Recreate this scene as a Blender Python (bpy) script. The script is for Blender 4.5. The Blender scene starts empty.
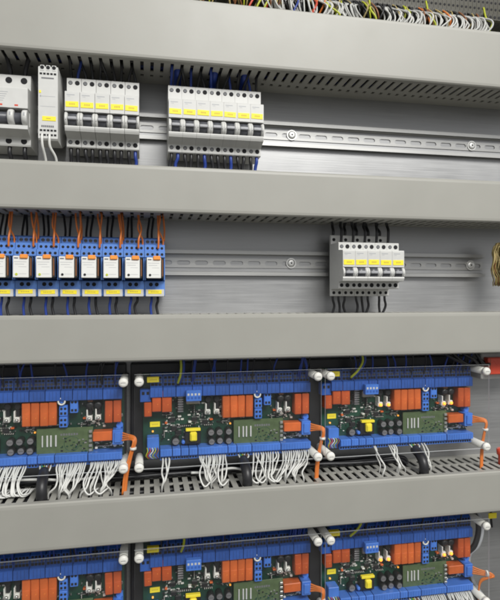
import bpy, math, random
from mathutils import Vector
random.seed(7)
S = 0.001
sc = bpy.context.scene
COL = sc.collection
PI = math.pi

# ------------------------------------------------------------------ materials
def mat(name, col, rough=0.5, metal=0.0, var=0.08, scale=60.0, bump=0.0, coat=0.0, emit=None, estr=0.0, spec=0.5, grime=0.0):
    m = bpy.data.materials.new(name); m.use_nodes = True
    nt = m.node_tree; b = nt.nodes['Principled BSDF']
    b.inputs['Roughness'].default_value = rough
    b.inputs['Metallic'].default_value = metal
    b.inputs['Specular IOR Level'].default_value = spec
    if coat: b.inputs['Coat Weight'].default_value = coat
    tc = nt.nodes.new('ShaderNodeTexCoord')
    n = nt.nodes.new('ShaderNodeTexNoise'); n.inputs['Scale'].default_value = scale; n.inputs['Detail'].default_value = 5
    nt.links.new(tc.outputs['Object'], n.inputs['Vector'])
    r = nt.nodes.new('ShaderNodeMapRange')
    r.inputs['From Min'].default_value = 0.3; r.inputs['From Max'].default_value = 0.7
    r.inputs['To Min'].default_value = 1 - var; r.inputs['To Max'].default_value = 1 + var
    nt.links.new(n.outputs['Fac'], r.inputs['Value'])
    oi = nt.nodes.new('ShaderNodeObjectInfo')
    r2 = nt.nodes.new('ShaderNodeMapRange')
    r2.inputs['To Min'].default_value = 1 - var * 0.7; r2.inputs['To Max'].default_value = 1 + var * 0.7
    nt.links.new(oi.outputs['Random'], r2.inputs['Value'])
    mu = nt.nodes.new('ShaderNodeMath'); mu.operation = 'MULTIPLY'
    nt.links.new(r.outputs['Result'], mu.inputs[0]); nt.links.new(r2.outputs['Result'], mu.inputs[1])
    v = nt.nodes.new('ShaderNodeVectorMath'); v.operation = 'SCALE'; v.inputs[0].default_value = col[:3]
    nt.links.new(mu.outputs['Value'], v.inputs['Scale'])
    out = v.outputs['Vector']
    nt.links.new(out, b.inputs['Base Color'])
    rr = nt.nodes.new('ShaderNodeMapRange')
    rr.inputs['To Min'].default_value = max(0.02, rough - 0.1); rr.inputs['To Max'].default_value = min(1, rough + 0.1)
    nt.links.new(n.outputs['Fac'], rr.inputs['Value']); nt.links.new(rr.outputs['Result'], b.inputs['Roughness'])
    if bump:
        n2 = nt.nodes.new('ShaderNodeTexNoise'); n2.inputs['Scale'].default_value = scale * 14; n2.inputs['Detail'].default_value = 3
        nt.links.new(tc.outputs['Object'], n2.inputs['Vector'])
        bp = nt.nodes.new('ShaderNodeBump'); bp.inputs['Strength'].default_value = bump; bp.inputs['Distance'].default_value = 0.0005
        nt.links.new(n2.outputs['Fac'], bp.inputs['Height']); nt.links.new(bp.outputs['Normal'], b.inputs['Normal'])
    if emit:
        b.inputs['Emission Color'].default_value = (*emit, 1); b.inputs['Emission Strength'].default_value = estr
    return m

M = {}
M['duct'] = mat('duct_grey_plastic', (0.322, 0.317, 0.286), 0.42, var=0.03, scale=14, bump=0.05)
M['duct_wall'] = mat('duct_wall_plastic', (0.36, 0.354, 0.32), 0.5, var=0.04, scale=20)
M['white'] = mat('light_grey_housing', (0.58, 0.58, 0.56), 0.4, var=0.03, scale=90, bump=0.04)
M['white2'] = mat('white_plastic', (0.78, 0.78, 0.75), 0.35, var=0.03)
M['printed'] = mat('printed_marks', (0.16, 0.16, 0.17), 0.6)
M['midgrey'] = mat('grey_plastic', (0.36, 0.37, 0.39), 0.4)
M['handle'] = mat('switch_handle', (0.075, 0.078, 0.09), 0.35)
M['handle_bar'] = mat('switch_bar', (0.33, 0.335, 0.355), 0.35)
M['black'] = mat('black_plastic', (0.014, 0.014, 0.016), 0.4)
M['hole'] = mat('dark_opening', (0.008, 0.008, 0.01), 0.8)
M['yellow'] = mat('yellow_label', (0.92, 0.76, 0.035), 0.5, var=0.03)
M['yellowprint'] = mat('label_print', (0.55, 0.43, 0.05), 0.6)
M['socket'] = mat('socket_blue', (0.105, 0.235, 0.60), 0.38, var=0.06)
M['blue'] = mat('terminal_blue', (0.062, 0.185, 0.62), 0.36, var=0.12)
M['blue_dark'] = mat('deep_and_shaded_blue', (0.028, 0.10, 0.40), 0.4, var=0.2)  # also puts the shade under the duct into the top terminal strips
M['orange'] = mat('relay_orange', (0.60, 0.125, 0.027), 0.35, var=0.16, coat=0.2)
M['orange2'] = mat('relay_red_orange', (0.48, 0.085, 0.02), 0.35, var=0.16, coat=0.2)
M['tab'] = mat('orange_tab', (0.85, 0.30, 0.05), 0.4)
M['pcb'] = mat('circuit_board_green', (0.010, 0.055, 0.034), 0.35, var=0.25, scale=40, coat=0.3)
M['pcb2'] = mat('olive_board_green', (0.085, 0.125, 0.055), 0.4, var=0.15, scale=120, coat=0.15)
M['steel'] = mat('bright_steel', (0.62, 0.62, 0.62), 0.28, 1.0, var=0.08)
M['screwhead'] = mat('zinc_screw', (0.66, 0.66, 0.64), 0.42, 0.8, var=0.05)
M['tin'] = mat('tinned_metal', (0.6, 0.6, 0.57), 0.35, 0.85)
M['capgrey'] = mat('capacitor_top', (0.36, 0.35, 0.36), 0.3, 0.7)
M['clearcase'] = mat('smoky_case', (0.03, 0.028, 0.022), 0.12, coat=0.5)
M['ledgreen'] = mat('indicator_green', (0.5, 0.55, 0.05), 0.3)
M['glow'] = mat('lit_lamp', (1.0, 0.42, 0.08), 0.3, emit=(1.0, 0.24, 0.015), estr=2.4)
M['glow_small'] = mat('lit_indicator', (1.0, 0.42, 0.08), 0.3, emit=(1.0, 0.42, 0.05), estr=0.8)
M['w_white'] = mat('white_wire_sheath', (0.66, 0.66, 0.63), 0.4, var=0.06)
M['pin'] = mat('pale_header_pins', (0.55, 0.55, 0.5), 0.4)
M['w_white_shaded'] = mat('shaded_white_wire_sheath', (0.47, 0.47, 0.45), 0.45, var=0.15)  # white sheath greyed in colour for the shade above the top duct
M['w_black'] = mat('black_wire_sheath', (0.014, 0.014, 0.016), 0.4)
M['w_blue'] = mat('blue_wire_sheath', (0.016, 0.045, 0.26), 0.4)
M['w_orange'] = mat('orange_wire_sheath', (0.62, 0.17, 0.03), 0.4, var=0.15)
M['w_yg'] = mat('yellow_green_sheath', (0.40, 0.44, 0.025), 0.4)
M['w_red'] = mat('red_wire_sheath', (0.5, 0.05, 0.02), 0.4)
M['w_brown'] = mat('brown_wire_sheath', (0.2, 0.08, 0.03), 0.4)
M['w_green'] = mat('green_wire_sheath', (0.05, 0.35, 0.2), 0.4)
M['redcap'] = mat('red_plastic', (0.62, 0.07, 0.035), 0.3, coat=0.3)
M['nylon'] = mat('white_nylon', (0.74, 0.73, 0.68), 0.38, var=0.04)
M['tan'] = mat('tan_sleeve', (0.33, 0.26, 0.105), 0.6, var=0.3, scale=300)
M['olive'] = mat('shaded_olive_terminal', (0.028, 0.025, 0.012), 0.5, var=0.15)  # olive darkened in colour for the shade along the top edge
M['cardgrey'] = mat('module_grey', (0.5, 0.5, 0.48), 0.4)

def zinc(name, base, rough, streak, aniso_scale):
    m = bpy.data.materials.new(name); m.use_nodes = True
    nt = m.node_tree; b = nt.nodes['Principled BSDF']
    b.inputs['Metallic'].default_value = 0.78
    tc = nt.nodes.new('ShaderNodeTexCoord')
    mp = nt.nodes.new('ShaderNodeMapping'); mp.inputs['Scale'].default_value = aniso_scale
    nt.links.new(tc.outputs['Object'], mp.inputs['Vector'])
    n = nt.nodes.new('ShaderNodeTexNoise'); n.inputs['Scale'].default_value = 8; n.inputs['Detail'].default_value = 8
    nt.links.new(mp.outputs['Vector'], n.inputs['Vector'])
    n3 = nt.nodes.new('ShaderNodeTexNoise'); n3.inputs['Scale'].default_value = 9; n3.inputs['Detail'].default_value = 4
    nt.links.new(tc.outputs['Object'], n3.inputs['Vector'])
    ad = nt.nodes.new('ShaderNodeMath'); ad.operation = 'ADD'
    nt.links.new(n.outputs['Fac'], ad.inputs[0]); nt.links.new(n3.outputs['Fac'], ad.inputs[1])
    r = nt.nodes.new('ShaderNodeMapRange'); r.inputs['From Min'].default_value = 0.6; r.inputs['From Max'].default_value = 1.4
    r.inputs['To Min'].default_value = 1 - streak; r.inputs['To Max'].default_value = 1 + streak
    nt.links.new(ad.outputs['Value'], r.inputs['Value'])
    v = nt.nodes.new('ShaderNodeVectorMath'); v.operation = 'SCALE'; v.inputs[0].default_value = base
    nt.links.new(r.outputs['Result'], v.inputs['Scale']); nt.links.new(v.outputs['Vector'], b.inputs['Base Color'])
    rr = nt.nodes.new('ShaderNodeMapRange'); rr.inputs['From Min'].default_value = 0.6; rr.inputs['From Max'].default_value = 1.4
    rr.inputs['To Min'].default_value = rough - 0.08; rr.inputs['To Max'].default_value = rough + 0.1
    nt.links.new(ad.outputs['Value'], rr.inputs['Value']); nt.links.new(rr.outputs['Result'], b.inputs['Roughness'])
    bp = nt.nodes.new('ShaderNodeBump'); bp.inputs['Strength'].default_value = 0.12; bp.inputs['Distance'].default_value = 0.0006
    nt.links.new(n.outputs['Fac'], bp.inputs['Height']); nt.links.new(bp.outputs['Normal'], b.inputs['Normal'])
    return m
M['plate'] = zinc('galvanised_plate', (0.37, 0.372, 0.374), 0.43, 0.15, (1.6, 1, 70))
M['rail'] = zinc('galvanised_rail', (0.42, 0.42, 0.41), 0.42, 0.12, (0.6, 1, 30))

def clear_mat():
    m = bpy.data.materials.new('clear_acrylic'); m.use_nodes = True
    nt = m.node_tree; nt.nodes.clear()
    o = nt.nodes.new('ShaderNodeOutputMaterial')
    tr = nt.nodes.new('ShaderNodeBsdfTransparent'); tr.inputs['Color'].default_value = (0.985, 0.988, 0.985, 1)
    gl = nt.nodes.new('ShaderNodeBsdfGlossy'); gl.inputs['Roughness'].default_value = 0.06
    df = nt.nodes.new('ShaderNodeBsdfDiffuse'); df.inputs['Color'].default_value = (0.8, 0.8, 0.8, 1)
    fr = nt.nodes.new('ShaderNodeFresnel'); fr.inputs['IOR'].default_value = 1.45
    m1 = nt.nodes.new('ShaderNodeMixShader'); m2 = nt.nodes.new('ShaderNodeMixShader')
    n = nt.nodes.new('ShaderNodeTexNoise'); n.inputs['Scale'].default_value = 14
    tc = nt.nodes.new('ShaderNodeTexCoord'); nt.links.new(tc.outputs['Object'], n.inputs['Vector'])
    r = nt.nodes.new('ShaderNodeMapRange'); r.inputs['To Min'].default_value = 0.0; r.inputs['To Max'].default_value = 0.011
    nt.links.new(n.outputs['Fac'], r.inputs['Value']); nt.links.new(r.outputs['Result'], m1.inputs['Fac'])
    nt.links.new(tr.outputs[0], m1.inputs[1]); nt.links.new(df.outputs[0], m1.inputs[2])
    ge = nt.nodes.new('ShaderNodeNewGeometry')        # only the outer faces of the sheet reflect
    fb = nt.nodes.new('ShaderNodeMath'); fb.operation = 'SUBTRACT'; fb.inputs[0].default_value = 1.0
    nt.links.new(ge.outputs['Backfacing'], fb.inputs[1])
    fm = nt.nodes.new('ShaderNodeMath'); fm.operation = 'MULTIPLY'
    nt.links.new(fr.outputs['Fac'], fm.inputs[0]); nt.links.new(fb.outputs['Value'], fm.inputs[1])
    nt.links.new(fm.outputs['Value'], m2.inputs['Fac'])
    nt.links.new(m1.outputs[0], m2.inputs[1]); nt.links.new(gl.outputs[0], m2.inputs[2])
    nt.links.new(m2.outputs[0], o.inputs['Surface'])
    e = bpy.data.materials.new('sawn_acrylic_edge'); e.use_nodes = True
    nt = e.node_tree; nt.nodes.clear()
    o = nt.nodes.new('ShaderNodeOutputMaterial')
    tr = nt.nodes.new('ShaderNodeBsdfTransparent'); df = nt.nodes.new('ShaderNodeBsdfDiffuse'); df.inputs['Color'].default_value = (0.75, 0.77, 0.76, 1)
    mx = nt.nodes.new('ShaderNodeMixShader'); mx.inputs['Fac'].default_value = 0.6
    nt.links.new(tr.outputs[0], mx.inputs[1]); nt.links.new(df.outputs[0], mx.inputs[2]); nt.links.new(mx.outputs[0], o.inputs['Surface'])
    return m, e
M['clear'], M['clear_edge'] = clear_mat()

# ------------------------------------------------------------------ mesh builder: x right, d out of the plate, z up, in millimetres
class MB:
    def __init__(s): s.v = []; s.f = []; s.mi = []; s.sm = []
    def _add(s, vs, fs, m, smooth=False):
        o = len(s.v); s.v += vs
        for f in fs: s.f.append([i + o for i in f]); s.mi.append(m); s.sm.append(smooth)
    def box(s, x0, x1, d0, d1, z0, z1, m=0, bev=0.0):
        if x0 > x1: x0, x1 = x1, x0
        if d0 > d1: d0, d1 = d1, d0
        if z0 > z1: z0, z1 = z1, z0
        if bev <= 0:
            vs = [(x, d, z) for x in (x0, x1) for d in (d0, d1) for z in (z0, z1)]
            s._add(vs, [(0,1,3,2),(4,6,7,5),(0,4,5,1),(2,3,7,6),(0,2,6,4),(1,5,7,3)], m); return s
        b = min(bev, (x1-x0)*.45, (d1-d0)*.45, (z1-z0)*.45)
        vs = []; idx = {}
        for i in (0,1):
            for j in (0,1):
                for k in (0,1):
                    X, Dd, Z = (x0,x1)[i], (d0,d1)[j], (z0,z1)[k]
                    xi, di, zi = X + (b, -b)[i], Dd + (b, -b)[j], Z + (b, -b)[k]
                    idx[i,j,k] = len(vs); vs += [(X, di, zi), (xi, Dd, zi), (xi, di, Z)]
        fs = []
        for a in (0,1):
            fs.append([idx[a,j,k] for j,k in ((0,0),(1,0),(1,1),(0,1))])
            fs.append([idx[i,a,k]+1 for i,k in ((0,0),(1,0),(1,1),(0,1))])
            fs.append([idx[i,j,a]+2 for i,j in ((0,0),(1,0),(1,1),(0,1))])
        for a in (0,1):
            for c in (0,1):
                fs.append([idx[a,c,0], idx[a,c,0]+1, idx[a,c,1]+1, idx[a,c,1]])
                fs.append([idx[a,0,c], idx[a,0,c]+2, idx[a,1,c]+2, idx[a,1,c]])
                fs.append([idx[0,a,c]+1, idx[0,a,c]+2, idx[1,a,c]+2, idx[1,a,c]+1])
        for i in (0,1):
            for j in (0,1):
                for k in (0,1): q = idx[i,j,k]; fs.append([q, q+1, q+2])
        s._add(vs, fs, m); return s
    def prism(s, prof, x0, x1, m=0):            # prof: (d, z) outline, extruded along x
        n = len(prof)
        vs = [(x0, d, z) for d, z in prof] + [(x1, d, z) for d, z in prof]
        fs = [list(range(n)), list(range(n, 2*n))] + [(i, (i+1) % n, n+(i+1) % n, n+i) for i in range(n)]
        s._add(vs, fs, m); return s
    def lathe(s, c, axis, prof, m=0, n=16, smooth=True):   # prof: (r, h) along axis 'x','d','z' starting at c
        vs = []; fs = []
        for r, h in prof:
            for k in range(n):
                a = 2*PI*k/n; p, q = r*math.cos(a), r*math.sin(a)
                vs.append({'d': (c[0]+p, c[1]+h, c[2]+q), 'x': (c[0]+h, c[1]+p, c[2]+q), 'z': (c[0]+p, c[1]+q, c[2]+h)}[axis])
        for i in range(len(prof)-1):
            for k in range(n): fs.append((i*n+k, i*n+(k+1) % n, (i+1)*n+(k+1) % n, (i+1)*n+k))
        s._add(vs, fs, m, smooth)
        o = len(s.v) - len(vs)
        for e in (0, len(prof)-1):
            s.f.append([o+e*n+k for k in range(n)]); s.mi.append(m); s.sm.append(False)
        return s
    def cyl(s, c, axis, r, h, m=0, n=14, b=0.0):
        return s.lathe(c, axis, [(r, 0), (r, h-b), (r-b, h)] if b else [(r, 0), (r, h)], m, n)
    def ring(s, c, R, r, m=0, n=20, k=8):        # torus facing out
        vs = []; fs = []
        for i in range(n):
            a = 2*PI*i/n
            for j in range(k):
                b = 2*PI*j/k; q = R + r*math.cos(b)
                vs.append((c[0]+q*math.cos(a), c[1]+r*math.sin(b), c[2]+q*math.sin(a)))
        for i in range(n):
            for j in range(k): fs.append((i*k+j, ((i+1) % n)*k+j, ((i+1) % n)*k+(j+1) % k, i*k+(j+1) % k))
        s._add(vs, fs, m, True); return s
    def tube(s, pts, r, m=0, n=8, sub=6):
        P = [Vector(p) for p in pts]
        if len(P) > 2:
            Q = [P[0]*2-P[1]] + P + [P[-1]*2-P[-2]]; C = []
            for i in range(1, len(Q)-2):
                for k in range(sub):
                    t = k/sub; a, b, c, d = Q[i-1], Q[i], Q[i+1], Q[i+2]
                    C.append(0.5*((2*b)+(c-a)*t+(2*a-5*b+4*c-d)*t*t+(3*b-a-3*c+d)*t**3))
            C.append(P[-1]); P = C
        vs = []; fs = []; u = None
        for i, p in enumerate(P):
            t = (P[min(i+1, len(P)-1)] - P[max(i-1, 0)]).normalized()
            if u is None: u = t.orthogonal().normalized()
            else: u = (u - t*u.dot(t)).normalized()
            w = t.cross(u)
            for k in range(n):
                a = 2*PI*k/n; q = p + (u*math.cos(a)+w*math.sin(a))*r; vs.append(tuple(q))
        for i in range(len(P)-1):
            for k in range(n): fs.append((i*n+k, i*n+(k+1) % n, (i+1)*n+(k+1) % n, (i+1)*n+k))
        s._add(vs, fs, m, True)
        o = len(s.v)-len(vs)
        for e in (0, len(P)-1): s.f.append([o+e*n+k for k in range(n)]); s.mi.append(m); s.sm.append(False)
        return s
    def build(s, name, mats, parent=None, origin=None, label=None, cat=None, group=None, kind=None):
        if isinstance(mats, str): mats = [mats]
        og = origin
        if og is None:
            xs = list(zip(*s.v)); og = tuple((min(a)+max(a))/2 for a in xs)
        og = tuple(og)
        me = bpy.data.meshes.new(name)
        me.from_pydata([((x-og[0])*S, -(d-og[1])*S, (z-og[2])*S) for x, d, z in s.v], [], s.f)
        for q in mats: me.materials.append(M[q])
        me.polygons.foreach_set('material_index', s.mi); me.polygons.foreach_set('use_smooth', s.sm)
        import bmesh
        bm = bmesh.new(); bm.from_mesh(me); bmesh.ops.recalc_face_normals(bm, faces=bm.faces); bm.to_mesh(me); bm.free()
        o = bpy.data.objects.new(name, me); COL.objects.link(o)
        if parent is None: o.location = (og[0]*S, -og[1]*S, og[2]*S)
        else:
            o.parent = parent
            if parent.type == 'MESH' or '_o' not in parent: pass
            po = parent['_o']; o.location = ((og[0]-po[0])*S, -(og[1]-po[1])*S, (og[2]-po[2])*S)
        o['_o'] = og
        tag(o, label, cat, group, kind); return o
def tag(o, label=None, cat=None, group=None, kind=None):
    if label: o['label'] = label
    if cat: o['category'] = cat
    if group: o['group'] = group
    if kind: o['kind'] = kind
    return o
def thing(name, label, cat, og, group=None):
    o = bpy.data.objects.new(name, None); COL.objects.link(o); o.empty_display_size = 0.01
    o.location = (og[0]*S, -og[1]*S, og[2]*S); o['_o'] = tuple(og)
    return tag(o, label, cat, group)
rnd = random.uniform
def kids(o): return [c for c in COL.objects if c.parent == o]
def copy_tree(o, dx, dz, label):
    def rec(src, par):
        c = src.copy(); COL.objects.link(c)
        if par is not None: c.parent = par
        for ch in kids(src): rec(ch, c)
        return c
    c = rec(o, None); c.location = (o.location.x+dx*S, o.location.y, o.location.z+dz*S); c['label'] = label
    og = o['_o']; c['_o'] = (og[0]+dx, og[1], og[2]+dz)
    return c
def jitter(o, kinds, ang=1.3, mv=0.25):
    for ch in kids(o):
        if any(ch.name.startswith(k) for k in kinds):
            ch.rotation_euler = (0, math.radians(rnd(-ang, ang)), 0)
            ch.location.x += rnd(-mv, mv)*S; ch.location.z += rnd(-mv, mv)*S
def wire(name, pts, r, m, label, cat='wire', group=None, n=8):
    b = MB(); b.tube(pts, r, 0, n); return b.build(name, m, label=label, cat=cat, group=group)
ORD = ['first', 'second', 'third', 'fourth', 'fifth', 'sixth', 'seventh', 'eighth']

# ------------------------------------------------------------------ mounting plate
b = MB(); b.box(-420, 760, -3, 0, -620, 620); b.build('mounting_plate', 'plate', kind='structure')

# ------------------------------------------------------------------ wire ducts
X0, X1, PITCH = -260.0, 620.0, 12.5
def slot_x(x): return X0 + 6.25 + PITCH*round((x - X0 - 6.25)/PITCH)     # nearest gap between two fingers
def duct(z0, z1, label, back=(13, 37), gap=4.2):
    t = thing('wire_duct', label, 'wire duct', ((X0+X1)/2, 0, z0), 'grey wire ducts across the plate')
    b = MB(); b.box(X0, X1, 0.3, 2, z0+2, z1-2); b.build('back_panel', 'duct_wall', t)
    for nm, za, zb in (('slotted_wall', z1-2.4, z1-.6), ('slotted_wall', z0+.6, z0+2.4)):
        b = MB()
        for da, db in ((0.3, back[0]), (back[1], 41), (73, 81)): b.box(X0, X1, da, db, za, zb)
        k = X0 + 6.25 + gap/2
        while k < X1 - 9:
            b.box(k, k+PITCH-gap, back[0], back[1], za, zb); b.box(k, k+PITCH-gap, 41, 73, za, zb); k += PITCH
        b.build(nm, 'duct_wall', t)
    prof = [(73.5, z0-.6), (81, z0-.6), (82.6, z0+1.0), (83, z0+4), (83, z1-4), (82.6, z1-1.0), (81, z1+.6), (73.5, z1+.6), (73.5, z1-.4),
            (80.5, z1-.4), (81.2, z1-2.4), (81.2, z0+2.4), (80.5, z0+.4), (73.5, z0+.4)]
    b = MB(); b.prism(prof, X0-1, X1+1); b.build('lid', 'duct', t)
    return t
duct(288.5, 366, 'topmost and tallest grey wire duct, below the rows of white wires', (24, 31))
duct(101, 157, 'grey wire duct between the white breaker row and the blue relay row')
duct(-81.5, -26, 'grey wire duct between the blue relay row and the upper boards')
duct(-303.5, -248, 'lowest grey wire duct, between the upper and lower rows of boards', gap=5.4)

# cables lying inside the ducts, seen through the slots
random.seed(21)
for z0, z1, nm in ((288.5, 366, 'topmost'), (101, 157, 'second'), (-81.5, -26, 'third'), (-303.5, -248, 'lowest')):
    for zz in (z0+10, z1-11):
        for k in range(5):
            d = 12+k*12.5; c = 'w_blue' if (k == 2 and zz < z0+20 and z0 > 0) else 'w_black'; cn = 'blue' if c == 'w_blue' else 'black'
            pts = [(X0+5+(X1-X0-10)*i/14, d+rnd(-1, 1), zz+rnd(-1.2, 1.2)) for i in range(15)]
            wire(cn+'_cable', pts, 5.6, c, '%s cable lying inside the %s grey duct behind its slots' % (cn, nm), 'cable', '%s cables inside the %s duct' % (cn, nm))

# ------------------------------------------------------------------ DIN rails
def rail(zc, xa, xb, screws, label):
    t = thing('mounting_rail', label, 'rail', ((xa+xb)/2, 0, zc), 'slotted steel mounting rails')
    b = MB()
    for sg in (1, -1):
        prof = [(1.0, 13.4), (7.4, 13.6), (7.4, 17.5), (8.5, 17.5), (8.5, 12.5), (2.0, 12.3), (1.4, 11.6), (1.0, 11.6)]
        b.prism([(d, zc+sg*z) for d, z in prof], xa, xb)
    x = xa; N = 6                                # web cells, each with a rounded slot
    while x + 25 <= xb + .1:
        cx = x+12.5; inner = []; outer = []
        for sgn in (1, -1):
            for k in range(N+1):
                a = -PI/2 + PI*k/N
                inner.append((cx + sgn*(6 + 3.1*math.cos(a)), 1.3, zc + sgn*3.1*math.sin(a)))
        for p in inner:
            vx, vz = p[0]-cx, p[2]-zc
            sx = 12.5/abs(vx) if abs(vx) > 1e-6 else 1e9
            sz = 11.7/abs(vz) if abs(vz) > 1e-6 else 1e9
            q = min(sx, sz); outer.append((cx+vx*q, 1.3, zc+vz*q))
        n = len(inner); vs = inner+outer
        b._add(vs, [(i, (i+1) % n, n+(i+1) % n, n+i) for i in range(n)], 0)
        b._add([(p[0], 0.2, p[2]) for p in inner] + inner, [(i, (i+1) % n, n+(i+1) % n, n+i) for i in range(n)], 0)
        # corner fills
        for ax in (-1, 1):
            for az in (-1, 1):
                tops = [p for p in outer if abs(p[2]-(zc+az*11.7)) < .01 and (p[0]-cx)*ax > 0]
                sides = [p for p in outer if abs(p[0]-(cx+ax*12.5)) < .01 and (p[2]-zc)*az > 0]
                if tops and sides:
                    tp = max(tops, key=lambda p: (p[0]-cx)*ax); sp = max(sides, key=lambda p: (p[2]-zc)*az)
                    b._add([tp, (cx+ax*12.5, 1.3, zc+az*11.7), sp], [(0, 1, 2)], 0)
        x += 25
    b.build('rail', 'rail', t)
    for xs in screws:
        s = MB(); s.cyl((xs, 1.5, zc+1), 'd', 7.5, 1.0, 0, 24); s.lathe((xs, 2.5, zc+1), 'd', [(5.6, 0), (5.5, .8), (4.9, 1.5), (3.6, 1.9), (2.4, 2.0)], 0, 20)
        s.cyl((xs, 4.5, zc+1), 'd', 1.3, 0.12, 1, 6)
        s.build('screw', ['screwhead', 'hole'], t)
    return t
rail(228.5, -260, 615, (208, 496), 'upper bare steel rail carrying the white breakers in the top row')
rail(43.5, -260, 515, (207, 494), 'lower steel rail behind the blue relays, ending near the tan bundle')

# ------------------------------------------------------------------ miniature circuit breakers
def screw_face(b, x, d, z, r, mscrew, mhole, kind):
    b.cyl((x, d-.3, z), 'd', r, 0.55, mhole, 16)
    if kind: 
        b.cyl((x, d+.25, z), 'd', r*.66, 0.25, mscrew, 14); b.box(x-r*.6, x+r*.6, d+.5, d+.62, z-.28, z+.28, mhole)
        b.box(x-.28, x+.28, d+.5, d+.63, z-r*.6, z+r*.6, mhole)
def breaker(x, zc, sh, nose, label, group, extra=None, w=17.5):
    """zc is the nose centre height; sh / nose the depths of shoulder and nose"""
    t = thing('circuit_breaker', label, 'breaker', (x+w/2, 8.8, zc), group)
    a, e = x+.12, x+w-.12
    top, bot = zc+42.5, zc-44
    n0, n1 = zc+19.5, zc-28.5
    rc0, rc1 = zc-4.5, zc-24                      # recess for the switch
    if extra: top, bot, n1, rc0, rc1 = zc+31, zc-32, zc-21.5, zc-3, zc-17.5
    b = MB()
    back = extra if extra else 8.8
    prof = [(back, top), (sh-1, top), (sh, top-1)] + ([(sh, n0+1.2), (nose-1.2, n0)] if True else [])
    prof += [(nose, n0-1.5), (nose, rc0), (sh+4, rc0-1), (sh+4, rc1+1), (nose, rc1+1.5), (nose+.6, rc1), (nose, n1+2.5), (nose-1.5, n1), (sh+1.5, n1-4.5 if not extra else n1-1), (sh, n1-5.5 if not extra else n1-1.6), (sh, bot+1), (sh-1, bot), (back, bot)]
    b.prism(prof, a, e)
    if extra:
        b2 = MB(); b2.prism([(28, zc+44), (extra-1, zc+44), (extra, zc+43), (extra, zc-41), (extra-1, zc-42), (28, zc-42)], a+.05, e-.05)
        # tier sits behind the front body, holes in its own face
        screw_face(b2, x+4.6, extra, zc+37.5, 2.3, 1, 2, 0); screw_face(b2, x+4.6, extra, zc-37.2, 2.2, 1, 2, 0); screw_face(b2, x+13, extra, zc-37.2, 2.2, 1, 2, 0)
        b2.build('rear_terminal_block', ['white', 'tin', 'hole'], t)
    if extra:
        f = MB(); f.box(a+5, e-.3, 8.8, 28.0, zc-24, zc+26, 0, 1); f.build('rail_clip', 'black', t)
    b.build('body', 'white', t)
    zt, zb = (zc+36.2, zc-37.8) if not extra else (zc+25.3, zc-27)
    for z in (zt, zb):
        for xx, kd in ((x+4.4, 1), (x+12.6, 0)):
            s = MB(); screw_face(s, xx, sh, z, 2.9 if not kd else 2.5, 0, 1, kd if z == zt or not extra else 0)
            s.build('terminal_screw' if kd else 'terminal_opening', ['midgrey', 'hole'], t)
    lz = zc+3.3
    s = MB(); s.box(x+1.0, x+w-1.6, nose-.2, nose+.55, lz-3.4, lz+3.4, 0, .2)
    for k in range(4): s.box(x+5.2+k*1.8, x+6.4+k*1.8, nose+.55, nose+.62, lz-1.0, lz+1.2, 1)
    s.build('label_tag', ['yellow', 'yellowprint'], t)
    s = MB(); s.box(x+2.2, x+11.5, nose-.1, nose+.06, n0-5.0, n0-4.1); s.box(x+3, x+6.5, nose-.1, nose+.06, n0-6.6, n0-6.1); s.build('printed_line', 'midgrey', t)
    rz = (rc0+rc1)/2; cs = .86 if extra else 1
    for xx in (a-.1, e-3.6):                    # rounded cheeks either side of the switch
        s = MB(); s.lathe((xx, nose-5.2, rz), 'x', [(9.2*cs, 0), (9.2*cs, 1.6), (8.4*cs, 2.9), (6.8*cs, 3.7)] if xx < x+5 else [(6.8*cs, 0), (8.4*cs, .8), (9.2*cs, 2.1), (9.2*cs, 3.7)], 0, 24)
        s.box(xx+.9, xx+2.1, nose+3.5, nose+3.75, rz-2.6, rz-1.5, 1)
        s.build('switch_cheek', ['white', 'printed'], t)
    s = MB(); s.lathe((a+3.7, nose-6.5, rz), 'x', [(8.2, 0), (8.2, w-7.6)], 0, 20)
    s.box(a+3.4, e-3.4, nose-2.5, nose+4.2, rz-1.8, rz+2.0, 1, .8); s.build('switch_handle', ['handle', 'handle_bar'], t)
    return t
gA, gB, gC = 'breakers in the row of five beside the timer', 'breakers in the row of seven', 'breakers on the right of the relay row'
first = breaker(-95.5, 227, 52, 70, 'white circuit breaker with yellow tag, first from the left of five beside the slim timer', gA)
for i in range(1, 5):
    copy_tree(first, 17.7*i, 0, 'white circuit breaker with yellow tag, %s from the left of five beside the slim timer' % ORD[i])
for i in range(7):
    c = copy_tree(first, 95.5+29.2+17.45*i, 0, 'white circuit breaker with yellow tag, %s from the left in the top row of seven' % ORD[i]); c['group'] = gB
    for ch in kids(c): pass
cb = breaker(256, 39, 64, 80, 'two-tier white circuit breaker, first from the left of five right of the relay row', gC, extra=33)
for i in range(1, 5):
    copy_tree(cb, 17.5*i, 0, 'two-tier white circuit breaker, %s from the left of five right of the relay row' % ORD[i])

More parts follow.
